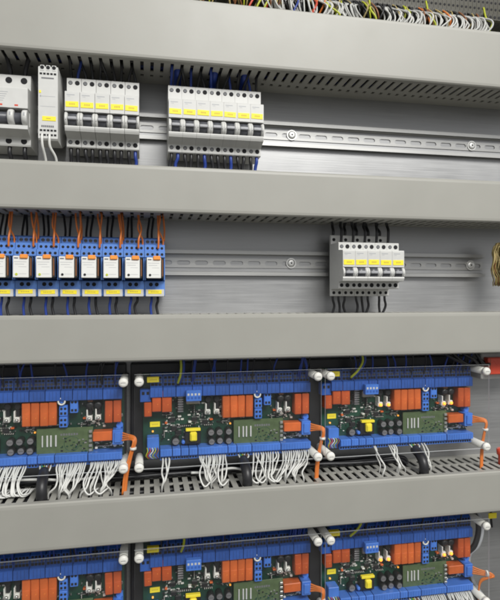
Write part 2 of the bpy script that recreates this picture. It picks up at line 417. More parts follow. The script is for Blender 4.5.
# larger breaker at the left edge
t = thing('wide_circuit_breaker', 'wide white breaker with two white switches and no yellow tag, at top left edge', 'breaker', (-165, 8.8, 227))
xl, xr = -210, -137.6
b = MB(); b.prism([(8.8, 268), (51, 268), (52, 267), (52, 249), (69, 246.5), (70, 245), (70, 222), (57, 221), (57, 203), (70, 201.5), (70, 197), (54, 191), (52, 189), (52, 183), (51, 181), (8.8, 181)], xl, xr)
b.build('body', 'white', t)
for x in (-198, -180, -163, -145.5):
    s = MB(); screw_face(s, x, 52, 261, 3.9, 0, 1, 0); s.build('terminal_opening', ['midgrey', 'hole'], t)
    s = MB(); screw_face(s, x, 52, 187, 3.6, 0, 1, 0); s.build('terminal_opening', ['midgrey', 'hole'], t)
for x in (-193, -175, -157, -141.2):
    s = MB(); s.lathe((x-3.6, 64, 212), 'x', [(8, 0), (9.3, 1.2), (9.6, 3.6), (9.3, 6), (8, 7.2)] if x < -150 else [(8, 0), (9.3, 1.2), (9.6, 3.6), (9.4, 6.6)], 0, 24)
    s.box(x-.7, x+.7, 73.4, 74.0, 212.5, 216, 1); s.build('switch_cheek', ['white', 'midgrey'], t)
s = MB(); s.lathe((xl+1, 62, 212), 'x', [(6.5, 0), (6.5, xr-xl-8)], 0, 18); s.build('switch_bar', 'handle', t)
for x in (-168, -150.5):
    s = MB(); s.box(x-2, x+2, 69.8, 70.15, 224, 226, 0); s.build('red_mark', 'redcap', t)
s = MB()
for k in range(5): s.box(-172+k*.2, -160-k*1.3, 69.9, 70.1, 240-k*2.6, 240.6-k*2.6)
s.build('printed_line', 'midgrey', t)

# slim timer relay
t = thing('timer_relay', 'slim tall white timer module with one yellow label and two white wires below', 'timer', (-114, 8.8, 228))
xa, xb = -124.8, -102.6
b = MB(); b.prism([(8.8, 260), (38, 272), (73, 272.5), (75, 270.5), (75, 186), (73, 184), (40, 184), (8.8, 196)], xa, xb); b.build('body', 'white', t)
for zt, zs in ((272.4, 1), ):
    for k in range(3):
        s = MB(); s.box(xa+2+k*6.7, xa+7.0+k*6.7, 66, 75.4, 266.5, 273.5, 0, .5); s.cyl((xa+4.5+k*6.7, 75.2, 270.5), 'd', 2.2, .5, 1, 12); s.build('terminal_opening', ['white', 'hole'], t)
s = MB()
for k in range(5): s.box(xa+1.6+k*4, xa+4.4+k*4, 74.8, 75.2, 262, 264.3)
s.build('vent_row', 'hole', t)
s = MB(); s.box(xa+3.5, xb-4.5, 74.8, 75.3, 257.3, 258.8); s.build('window_slot', 'printed', t)
s = MB(); s.box(xa+1, xa+3.2, 74.8, 75.5, 240, 243, 0); s.build('indicator', 'yellow', t)
s = MB(); s.box(xa+2, xa+3.2, 74.8, 75.3, 235.5, 237.5); s.box(xa+3.5, xb-3, 74.9, 75.1, 236.1, 236.5); s.box(xa+2, xb-3, 74.9, 75.1, 224, 224.4); s.build('printed_line', 'midgrey', t)
s = MB(); s.box(xa+4.5, xb-2.2, 74.8, 75.5, 207, 212.5, 0, .2); s.box(xa+9, xb-8, 75.5, 75.6, 209.2, 210.3, 1); s.build('label_tag', ['yellow', 'yellowprint'], t)
s = MB()
for k in range(7): s.box(xa+3.4+k*2.1, xa+5.1+k*2.1, 74.9, 75.1, 199.2, 201.6)
s.build('printed_line', 'printed', t)
for z in (195.5, 190):
    s = MB()
    for k in range(5): s.box(xa+1.8+k*4, xa+4.6+k*4, 74.8, 75.25, z-1.1, z+1.2)
    s.build('terminal_row', 'hole', t)
for xx, x2 in ((-120.5, -117), (-112, -105)):
    wire('white_wire', [(xx, 74, 191), (xx+.3, 77.5, 186), (xx+.8, 76, 176), (x2-1, 68, 165), (x2, 60, 150)], 1.5, 'w_white', 'white wire curving down from the slim timer module', group='white wires under the timer')

# ------------------------------------------------------------------ breaker wiring
for i in range(5):
    x = -95.5+17.7*i
    for dx, mm in ((4.4, 'w_black'), (12.6, random.choice(['w_black', 'w_black', 'w_blue']))):
        nm = 'black' if mm == 'w_black' else 'blue'
        wire(nm+'_wire', [(x+dx, 44, 266), (x+dx, 44, 276), (slot_x(x+dx), 48+rnd(-4, 14), 292), (slot_x(x+dx), 50, 310)], 1.7, mm, nm+' wire entering the top of the row of five breakers', group=nm+' wires above the row of five')
        if i < 4 or dx < 10: wire('black_wire', [(x+dx, 46, 185), (x+dx, 47, 176), (x+dx+rnd(-2, 2), 44, 166), (slot_x(x+dx), 46, 150)], 2.3, 'w_black', 'black wire leaving the bottom of the row of five breakers', group='black wires under the row of five')
        else: wire('blue_wire', [(x+dx, 46, 185), (x+dx, 48, 176), (x+dx+1, 46, 166), (slot_x(x+dx), 46, 150)], 2.1, 'w_blue', 'single bright blue wire under the right end of the row of five breakers', group=None)
for i in range(7):
    x = 29.2+17.45*i
    for dx in (4.4, 12.6):
        mm = 'w_blue' if (i*2+(dx > 5)) % 3 == 0 else 'w_black'; nm = 'black' if mm == 'w_black' else 'blue'
        wire(nm+'_wire', [(x+dx, 44, 266), (x+dx, 44, 275), (slot_x(x+dx), 50+rnd(-4, 12), 291), (slot_x(x+dx), 50, 310)], 1.7, mm, nm+' wire entering the top of the row of seven breakers', group=nm+' wires above the row of seven')
        mm = 'w_blue' if dx > 5 and i % 2 == 0 else 'w_black'; nm = 'black' if mm == 'w_black' else 'blue'
        wire(nm+'_wire', [(x+dx, 46, 185), (x+dx, 48, 177), (x+dx+rnd(-3, 3), 46, 166), (slot_x(x+dx), 46, 150)], 2.2, mm, nm+' wire leaving the bottom of the row of seven breakers', group=nm+' wires under the row of seven')
for x in (42, 89, 130):
    wire('blue_cable', [(x, 30, 268), (x, 34, 280), (x, 52, 291), (x, 52, 310)], 5.2, 'w_blue', 'thick dark blue cable rising into the top duct behind the row of seven breakers', 'cable', 'thick blue cables above the row of seven')
for x in (-163, -145.5):
    wire('black_wire', [(x, 46, 183), (x, 48, 174), (x+1, 44, 164), (slot_x(x), 44, 150)], 2.6, 'w_black', 'black wire under the wide breaker at the top left edge', group='black wires under the wide breaker')
    wire('black_wire', [(x, 44, 266), (x, 44, 276), (slot_x(x), 48, 292), (slot_x(x), 50, 310)], 2.6, 'w_black', 'black wire above the wide breaker at the top left edge', group='black wires above the wide breaker')
for i in range(5):
    x = 256+17.5*i
    for dx, d, mm in ((4.6, 29, 'w_black'), (12.6, 40, 'w_black')):
        dd = rnd(-2, 2)
        wire('black_wire', [(x+dx, d, 80 if d < 30 else 69), (x+dx, d+2, 88), (x+dx+dd, d-4, 97), (slot_x(x+dx), d-2, 112)], 2.0, mm, 'black wire rising from the five two-tier breakers', group='black wires above the two-tier breakers')
    for dx in ((4.6, 13) if i not in (1, 3) else (4.6, )):
        wire('black_wire', [(x+dx, 28.5, 0), (x+dx, 29, -8), (x+dx+rnd(-3, 3), 27, -18), (slot_x(x+dx), 26, -34)], 1.8, 'w_black', 'black wire hanging from the bottom of the five two-tier breakers', group='black wires under the two-tier breakers')

# ------------------------------------------------------------------ relay sockets and plugged-in relays
gS, gR = 'blue relay sockets on the lower rail', 'white fronted relays plugged into the blue sockets'
W = 26.0; xs0 = 25.4-8*W
def socket(x, label):
    t = thing('relay_socket', label, 'relay socket', (x+W/2, 8.8, 43), gS)
    b = MB(); b.prism([(8.8, 74), (30, 74), (34, 72), (34, 64.5), (46, 63.5), (47.5, 62), (47.5, 56), (54, 55), (55, 54), (55, 47), (54, 46), (40, 46), (38, 44), (38, 19), (48, 17), (49, 16), (49, 7), (50, 6.3), (50, -2), (49, -3), (8.8, -3)], x+.25, x+W-.25)
    b.build('body', 'socket', t)
    for xx in (x+.25, x+W-1.75):
        s = MB(); s.box(xx, xx+1.5, 38.5, 56, 17.5, 45.5, 0, .3); s.build('side_clip', 'socket', t)
    for k in range(4):
        xx = x+4+k*6
        s = MB(); s.cyl((xx, 33.8, 68.5), 'd', 2.3, .5, 0, 12); s.box(xx-2, xx+2, 34.2, 34.5, 68.1, 68.8, 1); s.build('terminal_screw', ['handle', 'hole'], t)
        s = MB(); s.cyl((xx, 47.2, 59), 'd', 1.75, .55, 0, 12); s.build('terminal_opening', 'hole', t)
        s = MB(); s.cyl((xx, 54.7, 50.5), 'd', 1.75, .55, 0, 12); s.build('terminal_opening', 'hole', t)
    for k in range(2):
        s = MB(); xx = x+8+k*7.5; s.cyl((xx, 48.7, 12.2), 'd', 2.5, .55, 0, 14); s.build('terminal_opening', 'hole', t)
    s = MB(); s.box(x+1.6, x+W-1.2, 50, 53.5, -3.2, 6, 0, .5); s.build('label_holder', 'white', t)
    s = MB(); s.box(x+4.5, x+W-4.5, 53.4, 54, .2, 5.2, 0, .2)
    for k in range(5): s.box(x+8+k*2, x+9.3+k*2, 54, 54.1, 2, 3.4, 1)
    s.build('label_tag', ['yellow', 'yellowprint'], t)
    return t
def relay(x, label):
    t = thing('plug_in_relay', label, 'relay', (x+W/2, 38, 33), gR)
    b = MB(); b.box(x+2, x+W-2.6, 38.2, 68, 19.5, 45.6, 0, 1); b.build('case', 'clearcase', t)
    b = MB(); b.box(x+2.6, x+20.2, 68, 72, 19.6, 45.4, 0, .6); b.build('front_plate', 'white2', t)
    b = MB(); b.box(x+10.5, x+19.6, 67.8, 74.2, 42.3, 47.4, 0, .8); b.build('test_tab', 'tab', t)
    b = MB(); b.box(x+4, x+8.5, 71.9, 72.1, 42, 43.6)
    b.build('printed_line', 'printed', t)
    b = MB(); b.box(x+4, x+18, 71.9, 72.1, 38.2, 38.6); b.box(x+5, x+15.5, 71.9, 72.1, 35.4, 35.8); b.box(x+9, x+18, 71.9, 72.1, 32.4, 32.7); b.box(x+9, x+18, 71.9, 72.1, 24, 24.3); b.build('printed_line', 'midgrey', t)
    b = MB(); b.cyl((x+6.8, 71.9, 23.6), 'd', 1.5, .7, 0, 14); b.build('indicator', 'ledgreen', t)
    for xx in (x+21.4, ):
        b = MB(); b.box(xx, xx+1.6, 66, 69.2, 22, 43, 0, .3); b.build('contact_strip', 'w_brown', t)
    return t
s0 = socket(xs0, 'blue relay socket, first from the left of eight, cut by the left edge')
r0 = relay(xs0, 'white fronted relay, first from the left of eight, almost outside the left edge')
for i in range(1, 8):
    end = ' beside bare rail' if i == 7 else ''
    copy_tree(s0, W*i, 0, 'blue relay socket with yellow tag, %s from the left of eight%s' % (ORD[i], end))
    c = copy_tree(r0, W*i, 0,  'white fronted relay with orange tab, %s from the left of eight%s' % (ORD[i], end))
    if i in (3, 4, 6, 7):
        if True:
            for ch in kids(c):
                if ch.name.startswith('indicator'):
                    ch.data = ch.data.copy(); ch.data.materials[0] = M['black']
for i in range(8):
    x = xs0+W*i; c = x+W/2
    a = rnd(-4.5, 3)
    for q, (sx, ex, dd) in enumerate(((c+8.2+a, c+7+a, 53), (c+6+a, c+10, 44))):
        wire('orange_wire', [(sx+rnd(-4, 3), 44, 114), (sx+rnd(-3, 2), 46, 100), (sx+rnd(-1, 2.5), 46+q, 84), (ex+.5, dd-2, 70), (ex, dd-3, 58)], 1.3 if q == 0 else 1.1, 'w_orange', 'orange wire dropping from the duct into the %s blue relay socket' % ORD[i], group='orange wires into the %s relay socket' % ORD[i])
    if i % 2 == 1:
        wire('orange_wire', [(c+10, 40, 114), (c+11, 43, 100), (c+12.5, 40, 84), (c+12, 38, 69)], 1.2, 'w_orange', 'orange wire dropping from the duct into the %s blue relay socket' % ORD[i], group='orange wires into the %s relay socket' % ORD[i])
    for sx, mm in ((c-9, 'w_black'), (c-3.5, 'w_black')):
        e = rnd(-4, 4)
        wire('black_wire', [(sx+e, 22, 114), (sx+e*.6, 22, 98), (sx, 26, 82), (sx, 30, 71)], 1.4, mm, 'thin black wire entering the %s blue relay socket from above' % ORD[i], group='black wires into the %s relay socket' % ORD[i])
    e = rnd(-3, 3)
    wire('blue_wire', [(c-4, 40, -2), (c-4, 42, -9), (c-5+e*.3, 40, -17), (c-3+e, 40, -34)], 1.6, 'w_blue', 'blue wire hanging under the %s blue relay socket' % ORD[i])
    wire('black_wire', [(c+4, 40, -2), (c+4, 42, -9), (c+3+e, 39, -17), (c+7+e, 40, -34)], 1.7, 'w_black', 'black wire hanging under the %s blue relay socket' % ORD[i])

# ------------------------------------------------------------------ control boards
def board():
    t = thing('control_board', 'x', 'circuit board', (112, 20, -160), 'green control boards')
    def P_(name, mats, fn, label=None, parent=None):
        b = MB(); fn(b); return b.build(name, mats, parent or t, label=label)
    P_('printed_board', ['pcb'], lambda b: b.box(-2.6, 226, 20, 21.8, -217.5, -105.5, 0, .3))
    P_('gap_shade_slab', 'black', lambda b: b.box(-19, 228.5, 3, 18, -223, -93, 0, 1))  # black slab added to stand for the shade behind and between the boards
    # top row of terminals
    edges = [6.4, 23, 40, 61.5, 75, 92, 111, 130, 148.5, 163, 180.5, 200, 224.2]
    for a, e in zip(edges, edges[1:]):
        def f(b, a=a, e=e):
            b.prism([(21.9, -105.5), (30, -105.5), (35, -108), (36, -121), (41, -122.5), (41, -134.5), (40, -135.3), (21.9, -135.3)], a+.45, e-.45, 0)
            n = max(2, round((e-a)/5.2)); st = (e-a-2)/n
            for k in range(n):
                x = a+1+st*(k+.5)
                b.cyl((x, 35.0, -114.5), 'd', 1.8, 1.6, 1, 10); b.box(x-st*.42, x+st*.42, 35.2, 36.25, -120.6, -117.2, 2); b.box(x-st*.38, x+st*.38, 34.6, 35.4, -111.6, -108.6, 2)
                b.box(x+st*.5-.2, x+st*.5, 40.9, 41.15, -134, -123, 2) if k < n-1 else None
        P_('terminal_block', ['blue_dark', 'handle', 'hole'], f)
    def f(b):
        b.box(-6.4, 7.7, 22, 36, -141.5, -125.3, 0, .6)
        for k in range(2): b.box(-4+k*6, -.6+k*6, 35.9, 36.2, -132, -128, 1)
    P_('terminal_block', ['blue_dark', 'hole'], f)
    def f(b):
        b.box(52.8, 72.5, 41.2, 50, -140, -126, 0, .6)
        for k in range(4): b.box(54.5+k*4.6, 57+k*4.6, 49.9, 50.3, -132.4, -129.6, 1); b.box(54.3+k*4.6, 57.2+k*4.6, 49.9, 50.2, -137, -134, 2)
    P_('plug_connector', ['blue', 'white', 'blue_dark'], f)
    P_('connector_base', 'capgrey', lambda b: b.box(53.5, 71.5, 21.9, 38, -146, -137, 0, .8))
    P_('label_tag', ['yellow', 'yellowprint'], lambda b: [b.box(2.5, 17.9, 36.5, 43, -114.8, -107.6, 0, .5)] + [b.box(6+k*1.9, 7.2+k*1.9, 43, 43.1, -112, -110.4, 1) for k in range(5)])
    P_('label_tag', ['yellow', 'yellowprint'], lambda b: [b.box(6.5, 19.7, 21.8, 22.6, -178, -171, 0, .2)] + [b.box(9+k*1.7, 10.1+k*1.7, 22.6, 22.7, -175, -173.6, 1) for k in range(5)])
    # relays
    def rel(x0, x1, z0, z1, m, lid=True, d=38):
        def f(b):
            b.box(x0, x1, 22.2, d, z0, z1, 0, .9)
            if z1-z0 > 14 and x1-x0 < 14: b.box(x0+.9, x1-.9, d-.1, d+.35, z0+.9, z0+(z1-z0)*.55, 0, .3); b.cyl((x0+(x1-x0)*.62, d+.2, z0+(z1-z0)*.36), 'd', .5, .4, 1, 8)
        P_('relay', [m, 'tab'], f)
    rel(-1.3, 8.4, -160.7, -142, 'orange2'); rel(9.1, 20.9, -154.7, -126.6, 'orange2', d=39); rel(21.5, 34.2, -155.3, -127, 'orange2', d=39)
    for k in range(4): rel(101.9+k*10.5, 101.9+k*10.5+10.0, -166.7, -136.9, 'orange')
    rel(202.6, 212.2, -166, -137.6, 'orange2'); rel(212.8, 222.7, -166, -137.6, 'orange2')
    rel(187, 211.4, -189, -176.8, 'orange')
    for k in range(4): P_('jumper', 'blue_dark', lambda b: b.box(103.4+k*10.5, 109.5+k*10.5, 22, 31, -135.6, -132.6, 0, .8))
    for k in range(3): P_('jumper', 'blue_dark', lambda b: b.box(196+k*9, 202.5+k*9, 22, 30, -136.6, -133, 0, .8))
    # right side plug
    def f(b):
        b.box(212, 224.9, 22, 40, -194, -175, 0, .7); b.box(214.5, 222.5, 39.9, 42, -191, -178, 0, .5)
        b.cyl((219, 22, -178), 'd', 4.5, 12, 0, 12)
    P_('plug_connector', 'blue', f)
    P_('plug_connector', 'blue', lambda b: (b.cyl((220, 22, -171), 'd', 3.8, 10, 0, 14), b.box(215.8, 224.5, 22, 30, -174.4, -170, 0, .6)))
    # lamp holders
    for x, z, nm in ((78.9, -152, 0), (91, -152.2, 0), (178.5, -154, 1), (189.8, -153.4, 1)):
        def f(b, x=x, z=z):
            b.box(x, x+7.4, 22, 33, z-9.8, z-3.2, 0, .8); b.box(x+.4, x+2.2, 22, 34, z-4, z+5, 0, .4)
            b.cyl((x+3.8, 33, z-6.4), 'd', 2.2, 1.4, 0, 12, .5)
            b.box(x+2.6, x+7, 22, 30, z-3, z+7, 1, .6)
        P_('lamp_holder', ['nylon', 'black'], f)
        P_('lamp_lens', ['tin'], lambda b, x=x, z=z: b.lathe((x+3.8, 33.6, z-6.6), 'd', [(2.4, 0), (2.2, 1.6), (1.2, 2.6)], 0, 14))
    for x in (180.5, 190.5): P_('choke', 'black', lambda b: b.lathe((x+3, 22, -143.5), 'd', [(5, 0), (5, 11), (4.2, 13), (2, 13.5)], 0, 18))
    for x in (80.5, 92.5): P_('choke', 'black', lambda b: b.lathe((x+3, 22, -141.8), 'd', [(4.4, 0), (4.4, 8), (3.4, 10)], 0, 18))
    P_('copper_coil', ['w_brown', 'tab'], lambda b: (b.box(180.6, 187.4, 22, 36, -138.6, -128, 0, .8), [b.ring((184, 36.2, -133.3), 1.4+k*.7, .35, 1, 12, 6) for k in range(2)]))
    # stacked small terminals and ring
    for x0, x1, z0, z1 in ((146.1, 156.3, -155.3, -141.6), (146.1, 156.3, -169.7, -155.9), (159.3, 169.1, -151.8, -133.7)):
        def f(b, x0=x0, x1=x1, z0=z0, z1=z1):
            b.box(x0, x1, 22, 37, z0, z1, 0, .7)
            for k in range(2):
                xx = x0+2.8+k*(x1-x0-5.6); b.box(xx-1.4, xx+1.4, 36.9, 37.2, z0+2, z0+5.2, 1); b.cyl((xx, 36.9, z1-4.2), 'd', 1.6, .35, 1, 10)
        P_('terminal_block', ['blue', 'hole'], f)
    P_('ring_magnet', ['nylon', 'blue'], lambda b: (b.ring((149.5, 39.5, -136), 4.0, 1.15, 0, 24, 8), b.cyl((149.5, 22, -136), 'd', 2.6, 16, 1, 14)))
    # capacitor stack, transformer
    P_('ribbed_heatsink', 'capgrey', lambda b: [b.box(42.6, 50, 22, 35, -156.8+k*3.2, -154.9+k*3.2, 0, .3) for k in range(7)] + [b.box(44, 48.6, 22, 31, -156.8, -135)])
    P_('transformer_core', 'black', lambda b: (b.box(52.2, 73.5, 22, 33, -200.6, -183, 0, .8), b.box(56, 70, 33, 34.6, -199, -197, 0, .3)))
    P_('transformer_bobbin', 'yellow', lambda b: (b.box(58.5, 67.8, 33, 39, -195.4, -183.4, 0, 1.4), b.box(60, 66, 39, 40, -194, -186, 0, .5)))
    P_('transformer_flange', 'yellow', lambda b: b.box(53.2, 72.8, 30, 36, -182.6, -179, 0, .5))
    for (x, z, r) in ((87, -186.5, 4.7), (98.3, -185.8, 4.7), (111, -186, 4.6), (88, -198.4, 4.6), (99.3, -198.2, 4.6), (110.8, -198, 4.6), (40, -196, 5.2)):
        hh = rnd(10, 14)
        P_('capacitor', ['black', 'capgrey'], lambda b: (b.lathe((x, 22, z), 'd', [(r, 0), (r, hh-1), (r-.6, hh)], 0, 18), b.cyl((x, 22+hh, z), 'd', r-.9, .2, 1, 18), b.box(x-r*.6, x+r*.6, 22.2+hh, 22.3+hh, z-.2, z+.2, 0)))
    for x, z in ((32, -166), (34, -178), (40, -184), (76, -171), (62, -167)):
        P_('chip', ['black', 'tin'], lambda b: (b.box(x, x+8, 22, 25, z-5, z, 0, .4), [b.box(x+.6+k*2, x+1.4+k*2, 21.9, 23, z-6.2, z-5, 1) for k in range(4)], [b.box(x+.6+k*2, x+1.4+k*2, 21.9, 23, z, z+1.2, 1) for k in range(4)]))
    P_('capacitor', 'blue', lambda b: b.lathe((50.5, 30, -197.5), 'd', [(2.6, -8), (2.6, 2), (1.4, 3)], 0, 12), 'tiny light blue capacitor')
    # daughter board
    P_('daughter_board', 'pcb2', lambda b: b.box(118.2, 187.2, 30, 31.6, -209.5, -171.4, 0, .2))
    for k, (x, w) in enumerate(((124.5, 1.6), (130.2, 2.0), (134.6, 2.0), (140.6, 2.0))):
        P_('pin_strip', 'white', lambda b: b.box(x, x+w, 31.6, 33.2, -194.5, -180, 0, .3))
    P_('printed_line', ['printed'], lambda b: [b.box(147+k*3.2, 149.2+k*3.2, 31.6, 31.7, -181.2, -178.6+(k % 2)*.3) for k in range(7)])
    P_('printed_ring', 'pcb', lambda b: b.ring((161, 31.5, -192), 9.5, .35, 0, 30, 6))
    for k in range(5): P_('connector_pin', 'tin', lambda b: b.box(182.2, 186.4, 31.6, 35.5, -178.4-k*6, -175-k*6, 0, .5))
    P_('daughter_components', ['pcb', 'tin', 'black'], lambda b: [b.box(x, x+rnd(1, 3), 31.6, 32.4, z, z+rnd(.8, 1.8), random.choice((0, 0, 1, 2))) for x, z in [(rnd(145, 180), rnd(-206, -184)) for _ in range(40)]]).__setitem__('kind', 'stuff')
    # lower left connectors with coloured wires
    P_('plug_connector', ['blue', 'hole'], lambda b: (b.box(2.6, 18, 22, 39, -205, -187.8, 0, .8), b.box(3.9, 18.1, 22, 34, -217.5, -206, 0, .6)))
    for k, mm in enumerate(('w_yg', 'w_red', 'w_white', 'w_yg', 'w_brown')):
        b = MB(); x = 2.5+k*3.3; b.tube([(x, 38, -201), (x+1, 43, -204), (x-2+rnd(-1, 2), 42, -210), (x+rnd(-2, 3), 36, -216)], .75, 0, 6); b.build('jumper_lead', mm, t)
    # bottom row of terminals
    for a, e in ((19.2, 35.1), (35.3, 46.2), (46.4, 56.7), (56.9, 68.4), (68.7, 108.6), (108.8, 120.7), (120.9, 141.2), (141.4, 181.4), (181.7, 224.3)):
        def f(b, a=a, e=e):
            b.prism([(21.9, -203), (41, -203.2), (42, -204), (42, -212), (37, -213.4), (37, -218.2), (21.9, -218.2)], a+.4, e-.4, 0)
            n = max(2, round((e-a)/3.9)); st = (e-a-1)/n
            for k in range(n):
                x = a+.5+st*(k+.5); b.box(x-1.1, x+1.1, 36.9, 37.3, -217.2, -214.6, 1); b.box(x-st/2+.1, x-st/2+.35, 41.9, 42.2, -212, -204.5, 2)
        P_('terminal_block', ['blue', 'hole', 'blue_dark'], f)
    # small surface parts, uncounted
    def f(b):
        zones = ((30, 52, -200, -160), (74, 100, -180, -164), (100, 116, -180, -170), (170, 184, -172, -142), (120, 180, -171, -168.5), (20, 50, -202, -160), (188, 212, -203, -191), (172, 200, -176, -166), (56, 80, -178, -158), (36, 44, -160, -138), (56, 76, -182, -146), (98, 101, -168, -140), (21, 34, -186, -157), (206, 224, -202, -194), (170, 202, -172, -164))
        for _ in range(380):
            z = random.choice(zones); x, y = rnd(z[0], z[1]), rnd(z[2], z[3]); w, h = random.choice(((2.2, 1.1), (1.1, 2.2), (3, 1.6), (1.4, 1.2), (4, 2)))
            b.box(x, x+w, 21.8, 22.6+rnd(0, 1.2), y, y+h, random.choice((0, 0, 0, 1, 1, 2, 3)), .15)
    P_('surface_components', ['black', 'tin', 'capgrey', 'nylon'], f).__setitem__('kind', 'stuff')
    for x, z in ((113.5, -178.6), (9, -184.5)):
        P_('indicator', 'glow_small', lambda b: b.box(x, x+2.4, 22, 24.6, z, z+2.2, 0, .4))
    for x, z, n, v in ((24, -160, 4, 0), (64, -150, 5, 1), (46, -176, 6, 0), (78, -176, 5, 0), (171, -168, 4, 1), (193, -197, 6, 0), (24, -182, 4, 1)):
        P_('pin_header', ['black', 'pin'], lambda b: [(b.box(x+(0 if v else k*2.5), x+(2.3 if v else k*2.5+2.3), 21.9, 24.2, z-(k*2.5+2.3 if v else 2.3), z-(k*2.5 if v else 0), 0), b.box(x+(.8 if v else k*2.5+.8), x+(1.6 if v else k*2.5+1.6), 24.2, 27.5, z-(k*2.5+1.6 if v else 1.6), z-(k*2.5+.8 if v else .8), 1)) for k in range(n)])
    for x, z in ((26, -171), (57, -171), (86, -169), (174, -160), (189, -199), (199, -171), (43, -163)):
        P_('film_capacitor', ['nylon' if x % 2 else 'orange'], lambda b: b.box(x, x+rnd(3, 5), 21.9, 26+rnd(0, 3), z-rnd(2, 3), z, 0, .5))
    for x, z in ((214, -199), (222, -160)):
        P_('board_screw', 'steel', lambda b: (b.cyl((x, 21.8, z), 'd', 2.6, 1.2, 0, 14, .4)))
    return t
proto = board()
BX = (-253, 0, 248)
blabel = {(0, 0): 'green control board at the left of the upper row, cut by the left edge', (0, 1): 'green control board in the middle of the upper row',
          (0, 2): 'green control board at the right of the upper row, with lit amber lamps', (1, 0): 'green control board at the left of the bottom row, cut by both edges',
          (1, 1): 'green control board in the middle of the bottom row, cut by the lower edge', (1, 2): 'green control board at the right of the bottom row, with lit amber lamps'}
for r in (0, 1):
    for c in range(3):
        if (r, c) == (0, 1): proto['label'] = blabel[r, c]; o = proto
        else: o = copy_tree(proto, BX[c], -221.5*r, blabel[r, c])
        if c == 2:                                # lamps that are switched on
            n = 0
            for ch in sorted(kids(o), key=lambda q: q.name):
                if ch.name.startswith('lamp_lens'):
                    n += 1
                    ch.data = ch.data.copy(); ch.data.materials[0] = M['glow']; ch['label'] = 'glowing amber lamp'

for o in list(COL.objects):
    if o.parent is None and o.name.startswith('control_board'): jitter(o, ('relay', 'label_tag', 'plug', 'capacitor', 'lamp_holder', 'transformer', 'chip'), 1.0, 0.3)
    if o.parent is None and o.name.startswith(('circuit_breaker', 'relay_socket')): jitter(o, ('label_tag', ), 1.6, 0.3)
    if o.parent is None and o.name.startswith('plug_in_relay'): o.rotation_euler = (0, math.radians(rnd(-.5, .5)), 0)

# ------------------------------------------------------------------ clear covers on nylon standoffs
def cover(x0, x1, zt, zb, caps, label):
    t = thing('clear_cover', label, 'cover', ((x0+x1)/2, 0, zb), 'clear covers in front of the boards')
    b = MB(); b.box(x0, x1, 60, 63, zb, zt)
    for i in range(len(b.f)):
        ds = {b.v[k][1] for k in b.f[i]}
        if len(ds) > 1: b.mi[i] = 1
    b.build('pane', ['clear', 'clear_edge'], t)
    for x, z in caps:
        s = MB(); s.lathe((x, 0.2, z), 'd', [(5.2, 0), (5.2, 59.4)], 0, 22); so = s.build('standoff', 'nylon', t)
        s = MB(); s.lathe((x, 63.1, z), 'd', [(5.9, 0), (5.9, 2.6), (5.2, 4.2), (3.6, 5.2), (1.8, 5.4)], 0, 24)
        a = rnd(0, 3); s.box(x-3, x+3, 68.3, 68.6, z-.35, z+.35, 1)
        s.build('cap_screw', ['nylon', 'capgrey'], so)
clab = {(0, 0): 'clear cover over the upper left board, cut by the left edge', (0, 1): 'clear cover over the upper middle board', (0, 2): 'clear cover over the upper right board',
        (1, 0): 'clear cover over the lower left board, cut by two edges', (1, 1): 'clear cover over the lower middle board, cut by the lower edge', (1, 2): 'clear cover over the lower right board, cut by the lower edge'}
for r in (0, 1):
    for c, (xa, xb, ca, cb_) in enumerate(((-276, -20.6, -268, -26.5), (-13, 232.5, -7.3, 226.7), (238, 484, 244.5, 477.5))):
        zt = (-110.3, -331)[r]; zl = (-217.8, -438.5)[r]
        cover(xa, xb, zt+9, zl-3, ((ca, zt), (cb_, zt), (ca, zl), (cb_, zl)), clab[r, c])

